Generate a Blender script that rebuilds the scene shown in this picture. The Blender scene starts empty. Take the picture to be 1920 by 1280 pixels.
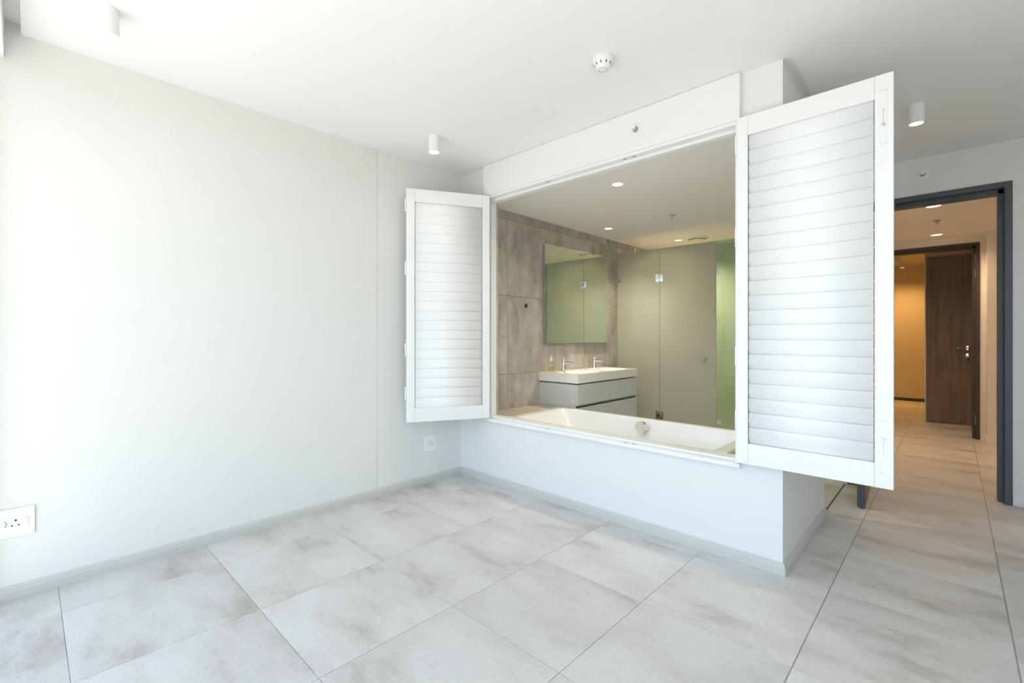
import bpy, bmesh, math, random
from mathutils import Vector, Matrix
random.seed(7)
S = bpy.context.scene
COL = S.collection
PI = math.pi

# ------------------------------------------------------------------ camera
F_PX = 868.0
cam_d = bpy.data.cameras.new('camera')
cam_d.sensor_width = 36.0
cam_d.lens = F_PX / 1920 * 36.0
cam_d.shift_y = -11.0 / 1920
cam_d.clip_start = 0.02
cam = bpy.data.objects.new('camera', cam_d)
COL.objects.link(cam)
cam.location = (3.1066, -2.6168, 1.2)
cam.rotation_euler = (PI / 2, 0, math.atan2(0.68936, 0.72442))
S.camera = cam

# ------------------------------------------------------------------ world, sun, exposure
S.view_settings.view_transform = 'Standard'
S.view_settings.look = 'None'
S.view_settings.gamma = 1.0
S.view_settings.use_curve_mapping = False
S.view_settings.exposure = 0.0
S.render.film_transparent = False
try:
    S.cycles.max_bounces = 10
    S.cycles.diffuse_bounces = 6
    S.cycles.glossy_bounces = 6
    S.cycles.transmission_bounces = 8
    S.cycles.transparent_max_bounces = 12
    S.cycles.sample_clamp_indirect = 8.0
    S.cycles.use_adaptive_sampling = True
    S.cycles.adaptive_threshold = 0.015
    S.cycles.use_denoising = True
    S.cycles.caustics_reflective = False
    S.cycles.caustics_refractive = False
except Exception:
    pass

SKY = 2.95
SUN = 13.0
W = bpy.data.worlds.new('sky')
S.world = W
W.use_nodes = True
nt = W.node_tree
bg = nt.nodes['Background']
tc = nt.nodes.new('ShaderNodeTexCoord')
sx = nt.nodes.new('ShaderNodeSeparateXYZ')
nt.links.new(tc.outputs['Generated'], sx.inputs[0])
rp = nt.nodes.new('ShaderNodeValToRGB')
mr = nt.nodes.new('ShaderNodeMapRange')
mr.inputs['From Min'].default_value = -1
mr.inputs['From Max'].default_value = 1
nt.links.new(sx.outputs['Z'], mr.inputs['Value'])
nt.links.new(mr.outputs['Result'], rp.inputs[0])
el = rp.color_ramp.elements
el[0].position = 0.0; el[0].color = (0.34, 0.32, 0.27, 1)
el[1].position = 1.0; el[1].color = (0.36, 0.58, 1.0, 1)
e = rp.color_ramp.elements.new(0.495); e.color = (0.42, 0.41, 0.37, 1)
e = rp.color_ramp.elements.new(0.505); e.color = (0.74, 0.87, 1.0, 1)
e = rp.color_ramp.elements.new(0.66); e.color = (0.52, 0.74, 1.0, 1)
nt.links.new(rp.outputs[0], bg.inputs[0])
bg.inputs[1].default_value = SKY

sun_d = bpy.data.lights.new('sun', 'SUN')
sun_d.energy = SUN
sun_d.angle = 0.009
sun_d.color = (1.0, 0.95, 0.86)
sun = bpy.data.objects.new('sun', sun_d)
COL.objects.link(sun)
# light travels towards +y and down, elevation about 60 degrees
sun.rotation_euler = Vector((0.10, 0.50, -0.87)).to_track_quat('-Z', 'Y').to_euler()
sun.location = (3, -8, 8)

# portal in the window opening, so the sky is sampled through it
po = bpy.data.lights.new('window_portal', 'AREA')
po.shape = 'RECTANGLE'; po.size = 5.0; po.size_y = 2.44
po.cycles.is_portal = True
po_o = bpy.data.objects.new('window_portal', po)
COL.objects.link(po_o)
po_o.location = (2.6, -2.80, 1.23)
po_o.rotation_euler = (PI / 2, 0, PI)   # -Z axis points to +y... set below
po_o.rotation_euler = Vector((0, 1, 0)).to_track_quat('-Z', 'Z').to_euler()

# ------------------------------------------------------------------ materials
MAT = {}
def nodes_of(name):
    m = bpy.data.materials.new(name)
    m.use_nodes = True
    b = m.node_tree.nodes['Principled BSDF']
    MAT[name] = m
    return m, m.node_tree, b

def simple(name, col, rough=0.5, metal=0.0, noise=0.0, scale=6.0, bump=0.0, bscale=200.0, spec=0.5, coat=0.0):
    m, t, b = nodes_of(name)
    b.inputs['Roughness'].default_value = rough
    b.inputs['Metallic'].default_value = metal
    b.inputs['Specular IOR Level'].default_value = spec
    b.inputs['Coat Weight'].default_value = coat
    b.inputs['Coat Roughness'].default_value = 0.05
    co = t.nodes.new('ShaderNodeTexCoord')
    n = t.nodes.new('ShaderNodeTexNoise')
    n.inputs['Scale'].default_value = scale
    n.inputs['Detail'].default_value = 4
    t.links.new(co.outputs['Object'], n.inputs['Vector'])
    r = t.nodes.new('ShaderNodeMapRange')
    r.inputs['To Min'].default_value = 1 - noise
    r.inputs['To Max'].default_value = 1 + noise
    t.links.new(n.outputs['Fac'], r.inputs['Value'])
    mx = t.nodes.new('ShaderNodeVectorMath'); mx.operation = 'SCALE'
    mx.inputs[0].default_value = col
    t.links.new(r.outputs['Result'], mx.inputs['Scale'])
    t.links.new(mx.outputs['Vector'], b.inputs['Base Color'])
    if bump:
        n2 = t.nodes.new('ShaderNodeTexNoise')
        n2.inputs['Scale'].default_value = bscale
        t.links.new(co.outputs['Object'], n2.inputs['Vector'])
        bp = t.nodes.new('ShaderNodeBump')
        bp.inputs['Strength'].default_value = bump
        bp.inputs['Distance'].default_value = 0.002
        t.links.new(n2.outputs['Fac'], bp.inputs['Height'])
        t.links.new(bp.outputs['Normal'], b.inputs['Normal'])
    return m

simple('wall_paint', (0.80, 0.80, 0.775), 0.55, noise=0.012, bump=0.04, bscale=140)
simple('island_paint', (0.805, 0.81, 0.805), 0.5, noise=0.01, bump=0.03, bscale=140)
simple('ceiling_paint', (0.89, 0.895, 0.885), 0.7, noise=0.008)
simple('bath_ceiling_paint', (0.88, 0.875, 0.86), 0.7, noise=0.008)
simple('skirting_paint', (0.60, 0.60, 0.565), 0.4, noise=0.02)
simple('shutter_lacquer', (0.86, 0.865, 0.86), 0.26, noise=0.01, scale=20)
simple('white_plastic', (0.85, 0.86, 0.86), 0.3)
simple('black_hole', (0.012, 0.013, 0.018), 0.6)
simple('grey_hole', (0.10, 0.095, 0.085), 0.6)
simple('chrome', (0.82, 0.83, 0.84), 0.07, metal=1.0)
simple('polished_steel', (0.92, 0.92, 0.91), 0.2, metal=1.0)
simple('brushed_steel', (0.62, 0.62, 0.61), 0.28, metal=1.0)
simple('acrylic', (0.88, 0.885, 0.88), 0.12, coat=0.4)
simple('ceramic', (0.88, 0.86, 0.82), 0.15, coat=0.3)
simple('vanity_lacquer', (0.64, 0.66, 0.66), 0.16, coat=0.35)
simple('frame_metal', (0.070, 0.085, 0.102), 0.42, noise=0.05)
simple('frame_brown', (0.060, 0.048, 0.042), 0.42, noise=0.05)
simple('corridor_paint', (0.84, 0.80, 0.75), 0.6, noise=0.01)
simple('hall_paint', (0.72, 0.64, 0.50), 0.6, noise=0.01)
simple('shower_tile', (0.66, 0.62, 0.54), 0.45, noise=0.10, scale=3)
simple('grout', (0.42, 0.40, 0.37), 0.8)
simple('ledge_tile', (0.50, 0.43, 0.35), 0.45, noise=0.10, scale=5)
simple('balcony_concrete', (0.62, 0.60, 0.55), 0.8, noise=0.05)
simple('seal_strip', (0.45, 0.46, 0.44), 0.35)
simple('outer_wall', (0.75, 0.74, 0.72), 0.8)
simple('pump_plastic', (0.85, 0.84, 0.82), 0.35)

def floor_tile_mat():
    m, t, b = nodes_of('floor_tile')
    co = t.nodes.new('ShaderNodeTexCoord')
    oi = t.nodes.new('ShaderNodeObjectInfo')
    cmb = t.nodes.new('ShaderNodeCombineXYZ')
    mu = t.nodes.new('ShaderNodeMath'); mu.operation = 'MULTIPLY'; mu.inputs[1].default_value = 57.0
    t.links.new(oi.outputs['Random'], mu.inputs[0])
    t.links.new(mu.outputs[0], cmb.inputs[0]); t.links.new(mu.outputs[0], cmb.inputs[1])
    ad = t.nodes.new('ShaderNodeVectorMath'); ad.operation = 'ADD'
    mp = t.nodes.new('ShaderNodeMapping')
    mp.inputs['Scale'].default_value = (1.0, 2.1, 1.0)
    t.links.new(co.outputs['Object'], mp.inputs['Vector'])
    t.links.new(mp.outputs[0], ad.inputs[0]); t.links.new(cmb.outputs[0], ad.inputs[1])
    n = t.nodes.new('ShaderNodeTexNoise'); n.inputs['Scale'].default_value = 1.5; n.inputs['Detail'].default_value = 7
    n.inputs['Roughness'].default_value = 0.62
    t.links.new(ad.outputs[0], n.inputs['Vector'])
    r = t.nodes.new('ShaderNodeValToRGB')
    r.color_ramp.elements[0].position = 0.30; r.color_ramp.elements[0].color = (0.39, 0.36, 0.335, 1)
    r.color_ramp.elements[1].position = 0.60; r.color_ramp.elements[1].color = (0.665, 0.655, 0.635, 1)
    e1 = r.color_ramp.elements.new(0.44); e1.color = (0.585, 0.565, 0.54, 1)
    t.links.new(n.outputs['Fac'], r.inputs[0])
    n2 = t.nodes.new('ShaderNodeTexNoise'); n2.inputs['Scale'].default_value = 45; n2.inputs['Detail'].default_value = 3
    t.links.new(ad.outputs[0], n2.inputs['Vector'])
    mr2 = t.nodes.new('ShaderNodeMapRange'); mr2.inputs['To Min'].default_value = 0.86; mr2.inputs['To Max'].default_value = 1.14
    t.links.new(n2.outputs['Fac'], mr2.inputs['Value'])
    mr3 = t.nodes.new('ShaderNodeMapRange'); mr3.inputs['To Min'].default_value = 0.95; mr3.inputs['To Max'].default_value = 1.05
    t.links.new(oi.outputs['Random'], mr3.inputs['Value'])
    m1 = t.nodes.new('ShaderNodeMath'); m1.operation = 'MULTIPLY'
    t.links.new(mr2.outputs[0], m1.inputs[0]); t.links.new(mr3.outputs[0], m1.inputs[1])
    sc = t.nodes.new('ShaderNodeVectorMath'); sc.operation = 'SCALE'
    t.links.new(r.outputs[0], sc.inputs[0]); t.links.new(m1.outputs[0], sc.inputs['Scale'])
    t.links.new(sc.outputs[0], b.inputs['Base Color'])
    b.inputs['Roughness'].default_value = 0.42
    bp = t.nodes.new('ShaderNodeBump'); bp.inputs['Strength'].default_value = 0.06; bp.inputs['Distance'].default_value = 0.001
    t.links.new(n2.outputs['Fac'], bp.inputs['Height']); t.links.new(bp.outputs[0], b.inputs['Normal'])
floor_tile_mat()

def stone_mat():
    m, t, b = nodes_of('stone_tile')
    co = t.nodes.new('ShaderNodeTexCoord')
    oi = t.nodes.new('ShaderNodeObjectInfo')
    mu = t.nodes.new('ShaderNodeMath'); mu.operation = 'MULTIPLY'; mu.inputs[1].default_value = 43.0
    t.links.new(oi.outputs['Random'], mu.inputs[0])
    cmb = t.nodes.new('ShaderNodeCombineXYZ')
    t.links.new(mu.outputs[0], cmb.inputs[1]); t.links.new(mu.outputs[0], cmb.inputs[2])
    mp = t.nodes.new('ShaderNodeMapping'); mp.inputs['Scale'].default_value = (1, 1.7, 0.75)
    t.links.new(co.outputs['Object'], mp.inputs['Vector'])
    ad = t.nodes.new('ShaderNodeVectorMath'); ad.operation = 'ADD'
    t.links.new(mp.outputs[0], ad.inputs[0]); t.links.new(cmb.outputs[0], ad.inputs[1])
    n = t.nodes.new('ShaderNodeTexNoise'); n.inputs['Scale'].default_value = 3.2; n.inputs['Detail'].default_value = 8
    n.inputs['Roughness'].default_value = 0.68; n.inputs['Distortion'].default_value = 0.12
    t.links.new(ad.outputs[0], n.inputs['Vector'])
    r = t.nodes.new('ShaderNodeValToRGB')
    r.color_ramp.elements[0].position = 0.34; r.color_ramp.elements[0].color = (0.33, 0.30, 0.26, 1)
    r.color_ramp.elements[1].position = 0.62; r.color_ramp.elements[1].color = (0.56, 0.525, 0.475, 1)
    t.links.new(n.outputs['Fac'], r.inputs[0])
    # cracked veins
    n3 = t.nodes.new('ShaderNodeTexNoise'); n3.inputs['Scale'].default_value = 2.2; n3.inputs['Detail'].default_value = 9
    n3.inputs['Roughness'].default_value = 0.75; n3.inputs['Distortion'].default_value = 0.4
    t.links.new(ad.outputs[0], n3.inputs['Vector'])
    ab = t.nodes.new('ShaderNodeMath'); ab.operation = 'SUBTRACT'; ab.inputs[1].default_value = 0.5
    t.links.new(n3.outputs['Fac'], ab.inputs[0])
    ab2 = t.nodes.new('ShaderNodeMath'); ab2.operation = 'ABSOLUTE'; t.links.new(ab.outputs[0], ab2.inputs[0])
    mr1 = t.nodes.new('ShaderNodeMapRange'); mr1.inputs['From Max'].default_value = 0.012
    mr1.inputs['To Min'].default_value = 0.80; mr1.inputs['To Max'].default_value = 1.0
    t.links.new(ab2.outputs[0], mr1.inputs['Value'])
    mr3 = t.nodes.new('ShaderNodeMapRange'); mr3.inputs['To Min'].default_value = 0.92; mr3.inputs['To Max'].default_value = 1.10
    t.links.new(oi.outputs['Random'], mr3.inputs['Value'])
    m1 = t.nodes.new('ShaderNodeMath'); m1.operation = 'MULTIPLY'
    t.links.new(mr1.outputs[0], m1.inputs[0]); t.links.new(mr3.outputs[0], m1.inputs[1])
    sc = t.nodes.new('ShaderNodeVectorMath'); sc.operation = 'SCALE'
    t.links.new(r.outputs[0], sc.inputs[0]); t.links.new(m1.outputs[0], sc.inputs['Scale'])
    t.links.new(sc.outputs[0], b.inputs['Base Color'])
    b.inputs['Roughness'].default_value = 0.5
    bp = t.nodes.new('ShaderNodeBump'); bp.inputs['Strength'].default_value = 0.25; bp.inputs['Distance'].default_value = 0.004
    t.links.new(n3.outputs['Fac'], bp.inputs['Height']); t.links.new(bp.outputs[0], b.inputs['Normal'])
stone_mat()

def wood_mat():
    m, t, b = nodes_of('walnut_veneer')
    co = t.nodes.new('ShaderNodeTexCoord')
    mp = t.nodes.new('ShaderNodeMapping'); mp.inputs['Scale'].default_value = (9, 9, 0.7)
    t.links.new(co.outputs['Object'], mp.inputs['Vector'])
    n = t.nodes.new('ShaderNodeTexNoise'); n.inputs['Scale'].default_value = 2.2; n.inputs['Detail'].default_value = 8; n.inputs['Distortion'].default_value = 0.7
    t.links.new(mp.outputs[0], n.inputs['Vector'])
    r = t.nodes.new('ShaderNodeValToRGB')
    r.color_ramp.elements[0].position = 0.3; r.color_ramp.elements[0].color = (0.16, 0.112, 0.083, 1)
    r.color_ramp.elements[1].position = 0.7; r.color_ramp.elements[1].color = (0.27, 0.20, 0.152, 1)
    t.links.new(n.outputs['Fac'], r.inputs[0])
    t.links.new(r.outputs[0], b.inputs['Base Color'])
    b.inputs['Roughness'].default_value = 0.5
wood_mat()

def emit(name, col, st):
    m, t, b = nodes_of(name)
    b.inputs['Base Color'].default_value = (0.9, 0.9, 0.9, 1)
    b.inputs['Emission Color'].default_value = (*col, 1)
    b.inputs['Emission Strength'].default_value = st
emit('lamp_warm', (1.0, 0.86, 0.66), 3.2)
emit('lamp_amber', (1.0, 0.72, 0.36), 3.0)

def mirror_mat():
    m, t, b = nodes_of('mirror_glass')
    b.inputs['Base Color'].default_value = (0.72, 0.80, 0.70, 1)
    b.inputs['Metallic'].default_value = 1.0
    b.inputs['Roughness'].default_value = 0.015
mirror_mat()

def frosted_mat():
    m = bpy.data.materials.new('frosted_glass'); m.use_nodes = True; MAT['frosted_glass'] = m
    t = m.node_tree; t.nodes.clear()
    out = t.nodes.new('ShaderNodeOutputMaterial')
    d = t.nodes.new('ShaderNodeBsdfDiffuse'); d.inputs[0].default_value = (0.66, 0.68, 0.58, 1)
    tr = t.nodes.new('ShaderNodeBsdfTranslucent'); tr.inputs[0].default_value = (0.86, 0.89, 0.76, 1)
    g = t.nodes.new('ShaderNodeBsdfGlossy'); g.inputs['Roughness'].default_value = 0.16
    g.inputs[0].default_value = (0.9, 0.92, 0.9, 1)
    co = t.nodes.new('ShaderNodeTexCoord')
    n = t.nodes.new('ShaderNodeTexNoise'); n.inputs['Scale'].default_value = 300
    t.links.new(co.outputs['Object'], n.inputs['Vector'])
    bp = t.nodes.new('ShaderNodeBump'); bp.inputs['Strength'].default_value = 0.03; bp.inputs['Distance'].default_value = 0.0005
    t.links.new(n.outputs['Fac'], bp.inputs['Height'])
    t.links.new(bp.outputs[0], g.inputs['Normal'])
    m1 = t.nodes.new('ShaderNodeMixShader'); m1.inputs[0].default_value = 0.52
    t.links.new(d.outputs[0], m1.inputs[1]); t.links.new(tr.outputs[0], m1.inputs[2])
    fr = t.nodes.new('ShaderNodeFresnel'); fr.inputs[0].default_value = 1.45
    m2 = t.nodes.new('ShaderNodeMixShader')
    t.links.new(fr.outputs[0], m2.inputs[0])
    t.links.new(m1.outputs[0], m2.inputs[1]); t.links.new(g.outputs[0], m2.inputs[2])
    t.links.new(m2.outputs[0], out.inputs[0])
frosted_mat()

def clear_mat(name, col, ior=1.5):
    m = bpy.data.materials.new(name); m.use_nodes = True; MAT[name] = m
    t = m.node_tree; t.nodes.clear()
    out = t.nodes.new('ShaderNodeOutputMaterial')
    tr = t.nodes.new('ShaderNodeBsdfTransparent'); tr.inputs[0].default_value = (*col, 1)
    g = t.nodes.new('ShaderNodeBsdfGlossy'); g.inputs['Roughness'].default_value = 0.01
    fr = t.nodes.new('ShaderNodeFresnel'); fr.inputs[0].default_value = ior
    mx = t.nodes.new('ShaderNodeMixShader')
    # reflect on the outer faces only (thin glass: no total internal reflection)
    ge = t.nodes.new('ShaderNodeNewGeometry')
    iv = t.nodes.new('ShaderNodeMath'); iv.operation = 'SUBTRACT'; iv.inputs[0].default_value = 1.0
    t.links.new(ge.outputs['Backfacing'], iv.inputs[1])
    mf = t.nodes.new('ShaderNodeMath'); mf.operation = 'MULTIPLY'
    t.links.new(fr.outputs[0], mf.inputs[0]); t.links.new(iv.outputs[0], mf.inputs[1])
    t.links.new(mf.outputs[0], mx.inputs[0]); t.links.new(tr.outputs[0], mx.inputs[1]); t.links.new(g.outputs[0], mx.inputs[2])
    t.links.new(mx.outputs[0], out.inputs[0])
clear_mat('green_glass', (0.72, 0.88, 0.80), 1.6)
clear_mat('bottle_plastic', (0.98, 0.98, 0.93), 1.3)
clear_mat('soap_liquid', (0.97, 0.94, 0.76), 1.15)

# ------------------------------------------------------------------ mesh helpers
def box(bm, x0, x1, y0, y1, z0, z1):
    v = [bm.verts.new(p) for p in ((x0,y0,z0),(x1,y0,z0),(x1,y1,z0),(x0,y1,z0),(x0,y0,z1),(x1,y0,z1),(x1,y1,z1),(x0,y1,z1))]
    for f in ((0,3,2,1),(4,5,6,7),(0,1,5,4),(1,2,6,5),(2,3,7,6),(3,0,4,7)):
        bm.faces.new([v[i] for i in f])
    return bm

def boxes(*bs):
    bm = bmesh.new()
    for b in bs: box(bm, *b)
    return bm

def loft(bm, rings, cap=True, closed=True):
    R = [[bm.verts.new(p) for p in r] for r in rings]
    n = len(R[0])
    for a, b in zip(R[:-1], R[1:]):
        for i in range(n if closed else n - 1):
            j = (i + 1) % n
            bm.faces.new((a[i], a[j], b[j], b[i]))
    if cap:
        bm.faces.new(list(reversed(R[0]))); bm.faces.new(R[-1])
    return bm

def lathe(bm, prof, c=(0,0,0), axis='z', n=32, sgn=1):
    """prof: list of (radius, height). axis of revolution"""
    rings = []
    for r, h in prof:
        ring = []
        for i in range(n):
            a = 2*PI*i/n
            p, q = max(r, 1e-4)*math.cos(a), max(r, 1e-4)*math.sin(a)
            if axis == 'z': v = (c[0]+p, c[1]+q, c[2]+h*sgn)
            elif axis == 'y': v = (c[0]+p, c[1]+h*sgn, c[2]+q)
            else: v = (c[0]+h*sgn, c[1]+p, c[2]+q)
            ring.append(v)
        rings.append(ring)
    return loft(bm, rings)

def ring(bm, prof, c=(0,0,0), axis='z', n=32, sgn=1):
    bm2 = bmesh.new()
    lathe(bm2, list(prof) + [prof[0]], c, axis, n, sgn)
    big = [f for f in bm2.faces if len(f.verts) > 4]
    bmesh.ops.delete(bm2, geom=big, context='FACES_ONLY')
    bmesh.ops.remove_doubles(bm2, verts=bm2.verts, dist=1e-6)
    me = bpy.data.meshes.new('tmp'); bm2.to_mesh(me); bm2.free()
    bm.from_mesh(me); bpy.data.meshes.remove(me)
    return bm

def tube(bm, pts, rad, n=12):
    pts = [Vector(p) for p in pts]
    rings = []
    for i, p in enumerate(pts):
        d = (pts[min(i+1, len(pts)-1)] - pts[max(i-1, 0)]).normalized()
        u = d.cross(Vector((0, 0, 1)))
        if u.length < 1e-4: u = d.cross(Vector((0, 1, 0)))
        u.normalize(); w = d.cross(u)
        r = rad[i] if isinstance(rad, (list, tuple)) else rad
        rings.append([p + u*r*math.cos(2*PI*k/n) + w*r*math.sin(2*PI*k/n) for k in range(n)])
    return loft(bm, rings)

def prism(bm, poly, axis, a, b):
    """poly: 2D outline; axis x: (y,z) outline, y: (x,z), z: (x,y)"""
    def P(q, h):
        if axis == 'x': return (h, q[0], q[1])
        if axis == 'y': return (q[0], h, q[1])
        return (q[0], q[1], h)
    return loft(bm, [[P(q, a) for q in poly], [P(q, b) for q in poly]])

def obj(name, bm, mat, parent=None, bevel=0.0, smooth=False, origin=None, seg=2):
    """one mesh object; geometry local to its parent (or world when top-level; origin moves the pivot)"""
    bmesh.ops.recalc_face_normals(bm, faces=bm.faces)
    if origin is not None:
        bmesh.ops.translate(bm, verts=bm.verts, vec=-Vector(origin))
    me = bpy.data.meshes.new(name)
    bm.to_mesh(me); bm.free()
    me.materials.append(MAT[mat])
    if smooth:
        for p in me.polygons: p.use_smooth = True
    o = bpy.data.objects.new(name, me)
    COL.objects.link(o)
    if origin is not None: o.location = origin
    if parent: o.parent = parent
    if bevel:
        b = o.modifiers.new('bevel', 'BEVEL'); b.width = bevel; b.segments = seg; b.limit_method = 'ANGLE'
        b.angle_limit = math.radians(35)
        for p in me.polygons: p.use_smooth = True
        w = o.modifiers.new('wn', 'WEIGHTED_NORMAL'); w.keep_sharp = True
    elif smooth:
        try:
            me.set_sharp_from_angle(angle=math.radians(40))
        except Exception:
            pass
    return o

def tag(o, label, cat, group=None, kind=None):
    o['label'] = label; o['category'] = cat
    if group: o['group'] = group
    if kind: o['kind'] = kind
    return o

def thing(name, label, cat, loc=(0,0,0), rotz=0, group=None, kind=None):
    o = bpy.data.objects.new(name, None)
    COL.objects.link(o)
    o.empty_display_size = 0.05
    o.location = loc; o.rotation_euler = (0, 0, rotz)
    return tag(o, label, cat, group, kind)

def struct(name, bm, mat, label, cat, bevel=0.0, origin=None):
    o = obj(name, bm, mat, bevel=bevel, origin=origin)
    return tag(o, label, cat, kind='structure')

def dup(root, loc, label=None, rotz=None):
    r = root.copy(); COL.objects.link(r); r.location = loc
    if rotz is not None: r.rotation_euler = (0, 0, rotz)
    if label: r['label'] = label
    for ch in list(root.children):
        c = ch.copy(); COL.objects.link(c); c.parent = r
        for g in list(ch.children):
            d = g.copy(); COL.objects.link(d); d.parent = c
    return r

def spot(parent, z, power, col, angle=2.6, blend=1.0, size=0.03):
    l = bpy.data.lights.new('lamp_light', 'SPOT')
    l.energy = power; l.color = col; l.spot_size = angle; l.spot_blend = blend; l.shadow_soft_size = size
    o = bpy.data.objects.new('lamp_light', l); COL.objects.link(o); o.parent = parent
    o.location = (0, 0, z)
    return o

# ------------------------------------------------------------------ dimensions
CZ = 2.585          # bedroom ceiling
SZ = 2.63           # slab above, shows in the shadow recesses
XR = 5.2            # right end of the bedroom
YW = -2.75          # window wall inner face
YD = 2.20           # wall with the dark door frame
BZ = 2.40           # bathroom ceiling
IX = 2.49           # outer face of the bath enclosure

# ------------------------------------------------------------------ floor
fl = struct('floor', boxes((-0.1, XR + 0.1, YW - 0.12, 8.8, -0.12, -0.003)), 'grout', 'pale square stone-look floor tiles with thin grout lines', 'floor')
T = 0.5935
G = 0.0018
xs = [0.905 + T * k for k in range(-4, 9)]
ys = [-0.105 + 0.601 * k for k in range(-6, 16)]
tile_mesh = {}
def add_tile(x0, x1, y0, y1):
    w, d = round(x1 - x0, 4), round(y1 - y0, 4)
    if w < 0.02 or d < 0.02: return
    key = (w, d)
    if key not in tile_mesh:
        bm = bmesh.new()
        box(bm, 0, w, 0, d, -0.010, 0.0)
        bmesh.ops.bevel(bm, geom=[e for e in bm.edges if all(v.co.z > -0.001 for v in e.verts)], offset=0.0008, segments=1, affect='EDGES')
        bmesh.ops.recalc_face_normals(bm, faces=bm.faces)
        me = bpy.data.meshes.new('floor_tile'); bm.to_mesh(me); bm.free()
        me.materials.append(MAT['floor_tile'])
        tile_mesh[key] = me
    o = bpy.data.objects.new('floor_tile', tile_mesh[key])
    COL.objects.link(o); o.parent = fl; o.location = (x0, y0, 0)
def tile_region(X0, X1, Y0, Y1):
    for a, b in zip(xs[:-1], xs[1:]):
        for c, d in zip(ys[:-1], ys[1:]):
            wide = lambda q: 0.0045 if abs(q - 2.6855) < 0.01 or abs(q - 3.279) < 0.01 else G   # two wider movement joints
            x0, x1 = max(a + wide(a)/2, X0), min(b - wide(b)/2, X1)
            y0, y1 = max(c + G/2, Y0), min(d - G/2, Y1)
            if x1 > x0 and y1 > y0: add_tile(x0, x1, y0, y1)
tile_region(0, XR, YW - 0.1, 0)                 # bedroom
tile_region(2.481, XR, 1.05, YD)
tile_region(IX, XR, 0, 1.0499)                  # aisle beside the bath
tile_region(0.002, 2.470, 1.05, 3.6)              # bathroom floor seen past the enclosure
tile_region(2.50, 4.0, YD, 6.12)                # corridor
tile_region(1.8, 2.50, 4.97, 8.6)
tile_region(2.50, 4.0, 6.12, 8.6)
tag(obj('threshold_strip', boxes((2.471, 2.480, 1.05, 1.95, -0.003, 0.0008)), 'frame_metal', origin=(2.476, 1.5, 0)),
    'thin dark threshold line in the floor at the bathroom entrance', 'threshold', kind='structure')

# ------------------------------------------------------------------ walls
wl = struct('wall_left', boxes((-0.12, 0, YW - 0.12, -0.812, -0.1, SZ), (-0.12, 0.0, -0.808, 0.0, -0.1, SZ), (-0.12, -0.004, -0.813, -0.807, -0.1, SZ)),
            'wall_paint', 'long off-white painted wall with one thin vertical joint', 'wall')
# window side (behind the camera): big opening on to the balcony
struct('wall_window', boxes((-0.12, 0.06, YW - 0.12, YW, -0.1, SZ), (XR - 0.1, XR + 0.1, YW - 0.12, YW, -0.1, SZ),
                            (0.06, XR - 0.1, YW - 0.12, YW, 2.45, SZ)), 'wall_paint', 'wall around the wide balcony opening', 'wall')
struct('trim_1', boxes((0.0, XR, YW, -2.684, 2.452, SZ)), 'ceiling_paint', 'white pelmet board hanging below the ceiling edge at far left', 'pelmet')
struct('wall_right', boxes((XR, XR + 0.12, YW - 0.12, YD, -0.1, SZ)), 'wall_paint', 'off-white wall on the right outside the picture', 'wall')
# bedroom ceiling with a shadow recess along the window and along the bath enclosure
struct('ceiling', boxes((0, XR, -2.632, 0.0, CZ, SZ), (2.523, XR, 0.0, YD, CZ, SZ), (IX - 0.01, 2.5229, 0.0, YD, 2.598, SZ), (-0.1, XR + 0.1, YW - 0.12, YD + 0.1, SZ, SZ + 0.12)),
       'ceiling_paint', 'white plasterboard ceiling of the bedroom', 'ceiling')

# front wall of the bath enclosure with the wide opening
FX0, FX1 = 0.325, 2.297      # outer edges of the timber lining
struct('wall_bath_front', boxes((0, FX0 + 0.03, 0, 0.095, 0, SZ), (FX1 - 0.02, IX, 0, 0.095, 0, SZ),
                                (FX0 + 0.03, FX1 - 0.02, 0, 0.095, 0, 0.505), (FX0 + 0.03, FX1 - 0.02, 0, 0.095, 2.335, SZ)),
       'island_paint', 'white low wall in front of the bathtub with a wide opening above', 'wall')
struct('wall_bath_side', boxes((2.39, IX, 0.0951, 1.045, 0, SZ)), 'wall_paint', 'white end wall of the bath enclosure beside the aisle', 'wall')
struct('wall_bath_return', boxes((2.39, IX, 1.95, 4.97, 0, SZ)), 'corridor_paint', 'painted wall between bathroom and corridor', 'wall')
# wall with dark door frame
struct('wall_door', boxes((IX, 2.535, YD, YD + 0.12, 0, SZ), (3.415, XR + 0.1, YD, YD + 0.12, 0, SZ), (2.535, 3.415, YD, YD + 0.12, 2.298, SZ)),
       'wall_paint', 'pale wall around the dark metal door frame', 'wall')
# bathroom shell
wb = struct('wall_bath_left', boxes((-0.12, -0.014, 0.0, 3.8, 0, SZ)), 'grout', 'grey stone-look tiled wall behind the vanity', 'wall')
struct('ceiling_bath', boxes((-0.1, 2.39, 0.0951, 3.8, BZ, BZ + 0.12)), 'bath_ceiling_paint', 'white lowered bathroom ceiling', 'ceiling')
struct('wall_bath_back', boxes((-0.1, 2.39, 3.62, 3.74, 0, BZ)), 'shower_tile', 'beige back wall of the shower behind frosted glass', 'wall')

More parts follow.
